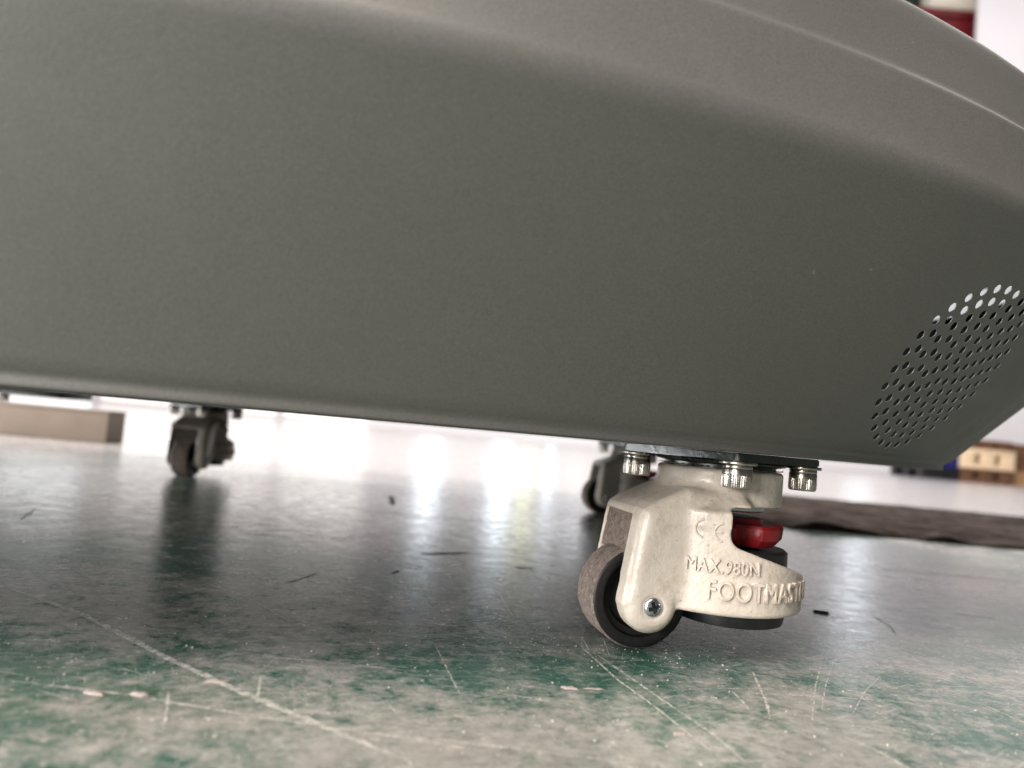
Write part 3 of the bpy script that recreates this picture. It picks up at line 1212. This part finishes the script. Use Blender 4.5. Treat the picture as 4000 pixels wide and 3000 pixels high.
# ------------------------------------------------------------------ carpet with a rippled edge
def carpet():
    bm = bmesh.new()
    p0 = on_floor(3050, 2062)
    p1 = on_floor(4000, 2150)
    q0 = on_floor(3050, 1948)
    q1 = on_floor(4000, 2000)
    d = (p1 - p0).normalized()
    start = p0 - d * 0.07
    L = 1.6
    back = Vector((-d.y, d.x, 0))
    nu, nv = 220, 26
    depth = 0.85
    bumps = [(0.02, 0.020, 0.007), (0.135, 0.040, 0.011), (0.49, 0.024, 0.0190), (0.29, 0.03, 0.004), (0.62, 0.06, 0.004), (0.70, 0.03, 0.006), (0.86, 0.04, 0.007), (1.1, 0.05, 0.008), (1.3, 0.03, 0.006)]
    g = []
    for i in range(nu + 1):
        s = L * i / nu
        row = []
        edge = 0.007 * mnoise.noise(Vector((s * 14, 0, 0))) + 0.003 * mnoise.noise(Vector((s * 70, 3, 0))) + 0.0015 * mnoise.noise(Vector((s * 300, 3, 0)))
        for j in range(nv + 1):
            w_ = depth * (j / nv) ** 1.6
            z = 0.0042
            for c, sg, h in bumps:
                z += h * math.exp(-((s - c - w_ * 0.35) / sg) ** 2) * math.exp(-w_ / 0.12)
            z += 0.0018 * (1 + math.sin(s * 75 - w_ * 60 + 3 * mnoise.noise(Vector((s * 5, w_ * 5, 2))))) * math.exp(-w_ / 0.5)
            z += 0.0020 * (1 + mnoise.noise(Vector((s * 9 + w_ * 14, w_ * 5, 7)))) * min(1, w_ / 0.03 + 0.3)
            p = start + d * s + back * (w_ + edge * math.exp(-w_ / 0.05))
            row.append(bm.verts.new((p.x, p.y, z)))
        g.append(row)
    for i in range(nu):
        for j in range(nv):
            bm.faces.new((g[i][j], g[i + 1][j], g[i + 1][j + 1], g[i][j + 1]))
    bmesh.ops.solidify(bm, geom=bm.faces[:], thickness=0.0028)
    me = bm_mesh(bm, 'carpet', 60)
    return me


cm = carpet()
zmin = min(v.co.z for v in cm.vertices)
for v in cm.vertices:
    v.co.z += 0.0004 - zmin
tag(obj('carpet', cm, M['carpet']), 'brown grey carpet piece with a rippled front edge lying on the floor', 'carpet')

# ------------------------------------------------------------------ low cartons at the left, seen under the machine
def carton(name, x0, x1, y, dep, h, mat, label):
    t = empty(name, ((x0 + x1) / 2, y, 0))
    hw = (x1 - x0) / 2
    obj('box_body', box_mesh('box_body', (-hw, 0, 0.0005), (hw, dep, h - 0.006), 0.002), mat, t)
    obj('lid', box_mesh('lid', (-hw, 0.0, h - 0.0055), (hw, dep, h), 0.001), mat, t)
    tag(t, label, 'carton')


carton('carton', -1.45, -0.787, 1.52, 0.07, 0.064, M['card'], 'low brown carton on the floor at the far left, seen under the machine')


# ------------------------------------------------------------------ pallets and crates far right
def pallet(loc, wd, dep, h, mat, label, rz=0.0, plastic=False):
    t = empty('pallet', loc, rz)
    tag(t, label, 'pallet', 'pallets stacked by the wall')
    th_ = h * 0.24
    for k, y in enumerate((0.0, dep / 2 - 0.05, dep - 0.1)):
        obj('runner', box_mesh('runner', (-wd / 2, y, 0), (wd / 2, y + 0.1, th_), 0.006 if plastic else 0.002), mat, t)
        for x in (-wd / 2, -0.075, wd / 2 - 0.15):
            obj('block', box_mesh('block', (x, y + 0.002, th_), (x + 0.15, y + 0.098, h - th_), 0.006 if plastic else 0.002), mat, t)
    nb = 5
    for k in range(nb):
        y = (dep - 0.12) * k / (nb - 1)
        obj('deck_board', box_mesh('deck_board', (-wd / 2, y - 0.004, h - th_), (wd / 2, y + 0.12, h), 0.006 if plastic else 0.002), mat, t)
    return t


PD = 8.4
c0 = at_depth(3856, 1830, PD)
wpx = at_depth(3962, 1830, PD).x - at_depth(3752, 1830, PD).x
pallet((c0.x, PD, 0.0), wpx * 1.02, 0.9, 0.150, M['palebrown'], 'brown wooden pallet at the bottom of the stack under the cream pallet')
pallet((c0.x, PD - 0.02, 0.151), wpx, 0.9, 0.215, M['palecream'], 'cream pallet with two dark fork openings', plastic=True)
pallet((c0.x + 0.03, PD + 0.05, 0.367), wpx * 0.92, 0.85, 0.105, M['palebrown'], 'brown wooden pallet on top of the cream pallet')
c1 = at_depth(4010, 1800, PD)
pallet((c1.x + 0.30, PD + 0.1, 0.0), 0.72, 0.9, 0.16, M['tanwood'], 'tan wooden pallet at the right edge, bottom of its stack')
pallet((c1.x + 0.30, PD + 0.1, 0.161), 0.72, 0.9, 0.30, M['palebrown'], 'tall dark brown pallet at the right edge, top of its stack')


def crate(loc, wd, dep, h, mat, name, label, cat):
    t = empty(name, loc)
    tag(t, label, cat)
    obj('wall_panel', box_mesh('wall_panel', (-wd / 2, 0, 0.0), (wd / 2, dep, h - 0.03), 0.006), mat, t)
    obj('rim', box_mesh('rim', (-wd / 2 - 0.015, -0.015, h - 0.03), (wd / 2 + 0.015, dep + 0.015, h), 0.006), mat, t)


cb = at_depth(3690, 1800, PD)
pallet((cb.x - 0.03, PD, 0.0), 0.42, 0.7, 0.12, M['black'], 'black pallet under the blue crate')
crate((cb.x, PD + 0.03, 0.121), 0.36, 0.6, 0.24, M['blue'], 'crate', 'dark blue plastic crate left of the cream pallet', 'crate')

# ------------------------------------------------------------------ red beam and cream duct high on the wall, white partition in front
PY = 9.6
e0 = at_depth(3817, 149, PY)
tag(obj('white_partition', box_mesh('white_partition', (e0.x, PY, 0.0), (e0.x + 5.0, PY + 0.06, 8.0), 0.004), M['wall']),
    'tall plain white partition at the right edge of the view', 'partition')
by = PY + 0.35
zt = at_depth(3700, 52, by).z
bx = at_depth(3690, 120, by).x
bt = empty('steel_beam', (bx, by, zt - 0.42))
tag(bt, 'dark red steel beam high up beside the white partition', 'beam')
obj('flange', box_mesh('flange', (-2.5, -0.10, 0.33), (2.5, 0.10, 0.42), 0.004), M['redsteel'], bt)
obj('web', box_mesh('web', (-2.5, -0.03, 0.09), (2.5, 0.03, 0.33), 0.0), M['redsteel'], bt)
obj('flange', box_mesh('flange', (-2.5, -0.10, 0.0), (2.5, 0.10, 0.09), 0.004), M['redsteel'], bt)
dl = at_depth(3626, 0, by - 0.05).x
dt = empty('air_unit', (dl + 1.0, by - 0.05, zt + 0.004))
tag(dt, 'cream rounded unit resting on the red beam', 'air unit')
obj('casing', box_mesh('casing', (-1.0, -0.05, 0.0), (1.2, 0.30, 1.0), 0.14, 6), M['duct'], dt)
obj('grille', box_mesh('grille', (-0.35, -0.06, 0.185), (1.1, -0.045, 0.7), 0.004), M['green'], dt)
gp = at_depth(3560, 10, by + 0.5)
tag(obj('dark_cabinet', box_mesh('dark_cabinet', (gp.x - 1.2, by + 0.36, zt - 0.1), (gp.x + 0.9, by + 0.5, 8.0), 0.01), M['green']),
    'dark green panel showing just left of the cream unit', 'panel')

# ------------------------------------------------------------------ litter on the floor
def chip(px, py, lx, ly, h, mat, label, rot=0.0, seed=1, name='paint_flake', cat='flake', group=None):
    rnd = random.Random(seed)
    p = on_floor(px, py)
    bm = bmesh.new()
    n = 18
    top, bot = [], []
    for k in range(n):
        a = 2 * math.pi * k / n
        rr = 1 + rnd.uniform(-0.5, 0.35)
        x, y = lx / 2 * math.cos(a) * rr, ly / 2 * math.sin(a) * rr
        bot.append(bm.verts.new((x, y, 0.00015)))
        top.append(bm.verts.new((x * 0.8, y * 0.8, h * rnd.uniform(0.7, 1.2))))
    for k in range(n):
        j = (k + 1) % n
        bm.faces.new((bot[k], bot[j], top[j], top[k]))
    bm.faces.new(top)
    bm.faces.new(bot[::-1])
    o = obj(name, bm_mesh(bm, name, 50), mat)
    o.location = (p.x, p.y, 0)
    o.rotation_euler = (0, 0, rot)
    return tag(o, label, cat, group)


chip(3210, 2394, 0.0105, 0.0035, 0.0012, M['rubber'], 'black rubber sliver on the floor right of the nearest caster', -0.25, 3, 'rubber_sliver', 'debris')
chip(2225, 2690, 0.0060, 0.0030, 0.0006, M['flake'], 'pink paint flake on the floor in front of the caster wheel', 0.1, 4)
chip(2315, 2693, 0.0075, 0.0014, 0.0004, M['flake'], 'thin pink sliver just right of the pink flake below the caster', 0.1, 5)
chip(2650, 2870, 0.0035, 0.0026, 0.0004, M['flake'], 'small round pink flake near the double scratch', 0.4, 6)
chip(850, 2665, 0.0085, 0.0040, 0.0005, M['flake'], 'pink flake where the long pale scratch crosses the left floor', 0.3, 7)
chip(365, 2710, 0.0080, 0.0038, 0.0005, M['flake'], 'left flake of the pair on the lower left floor', 0.0, 8)
chip(545, 2715, 0.0065, 0.0036, 0.0005, M['flake'], 'right flake of the pair on the lower left floor', 0.0, 9)
chip(2790, 2727, 0.0026, 0.0020, 0.0004, M['scratch'], 'small pale flake on green paint in front of the caster', 0.0, 10)


def grit():
    """loose crumbs too small to pick apart"""
    rnd = random.Random(21)
    bm = bmesh.new()
    spots = [on_floor(rnd.uniform(-100, 4100), rnd.uniform(2380, 3010)) for _ in range(420)]
    spots += [Vector((0.062 + rnd.gauss(0, 0.03), 0.350 + rnd.gauss(0, 0.012), 0)) for _ in range(160)]
    for p in spots:
        r_ = rnd.choice((0.00015, 0.00022, 0.0003, 0.0005))
        vs_ = []
        for d in ((1, 0, 0), (-0.6, 0.8, 0), (-0.5, -0.9, 0), (0.1, 0.1, 1.2)):
            vs_.append(bm.verts.new((p.x + r_ * (d[0] + rnd.uniform(-0.4, 0.4)), p.y + r_ * (d[1] + rnd.uniform(-0.4, 0.4)), 0.00005 + r_ * d[2] * rnd.uniform(0.6, 1.2))))
        for tri in ((0, 1, 2), (0, 1, 3), (1, 2, 3), (2, 0, 3)):
            bm.faces.new([vs_[k] for k in tri])
    return bm_mesh(bm, 'floor_grit')


tag(obj('floor_grit', grit(), M['gritmat']), 'pale loose grit scattered over the worn floor', 'grit', kind='stuff')


def strand(p0, p1, sag, r_, name):
    bm = bmesh.new()
    prev = None
    for k in range(13):
        f = k / 12
        p = p0.lerp(p1, f) + Vector((0.0006 * math.sin(f * 9), 0.0006 * math.cos(f * 7), sag * math.sin(math.pi * f)))
        ring = [bm.verts.new(p + Vector((0, r_ * math.cos(a), r_ * math.sin(a)))) for a in (0, 2.1, 4.2)]
        if prev:
            for j in range(3):
                bm.faces.new((prev[j], prev[(j + 1) % 3], ring[(j + 1) % 3], ring[j]))
        prev = ring
    return bm_mesh(bm, name)


for k, (pa, pb, lb) in enumerate(((on_floor(2560, 2505), on_floor(2600, 2520), 'curled hair caught where the nearest wheel meets the floor'),
                                  (on_floor(2265, 2440), on_floor(2300, 2560), 'long pale hair lying left of the nearest wheel'))):
    pa.z = pb.z = 0.0002
    tag(obj('hair', strand(pa, pb, 0.0015 if k == 0 else 0.0002, 0.00009, 'hair'), M['scratch'] if k else M['darksteel']), lb, 'hair')
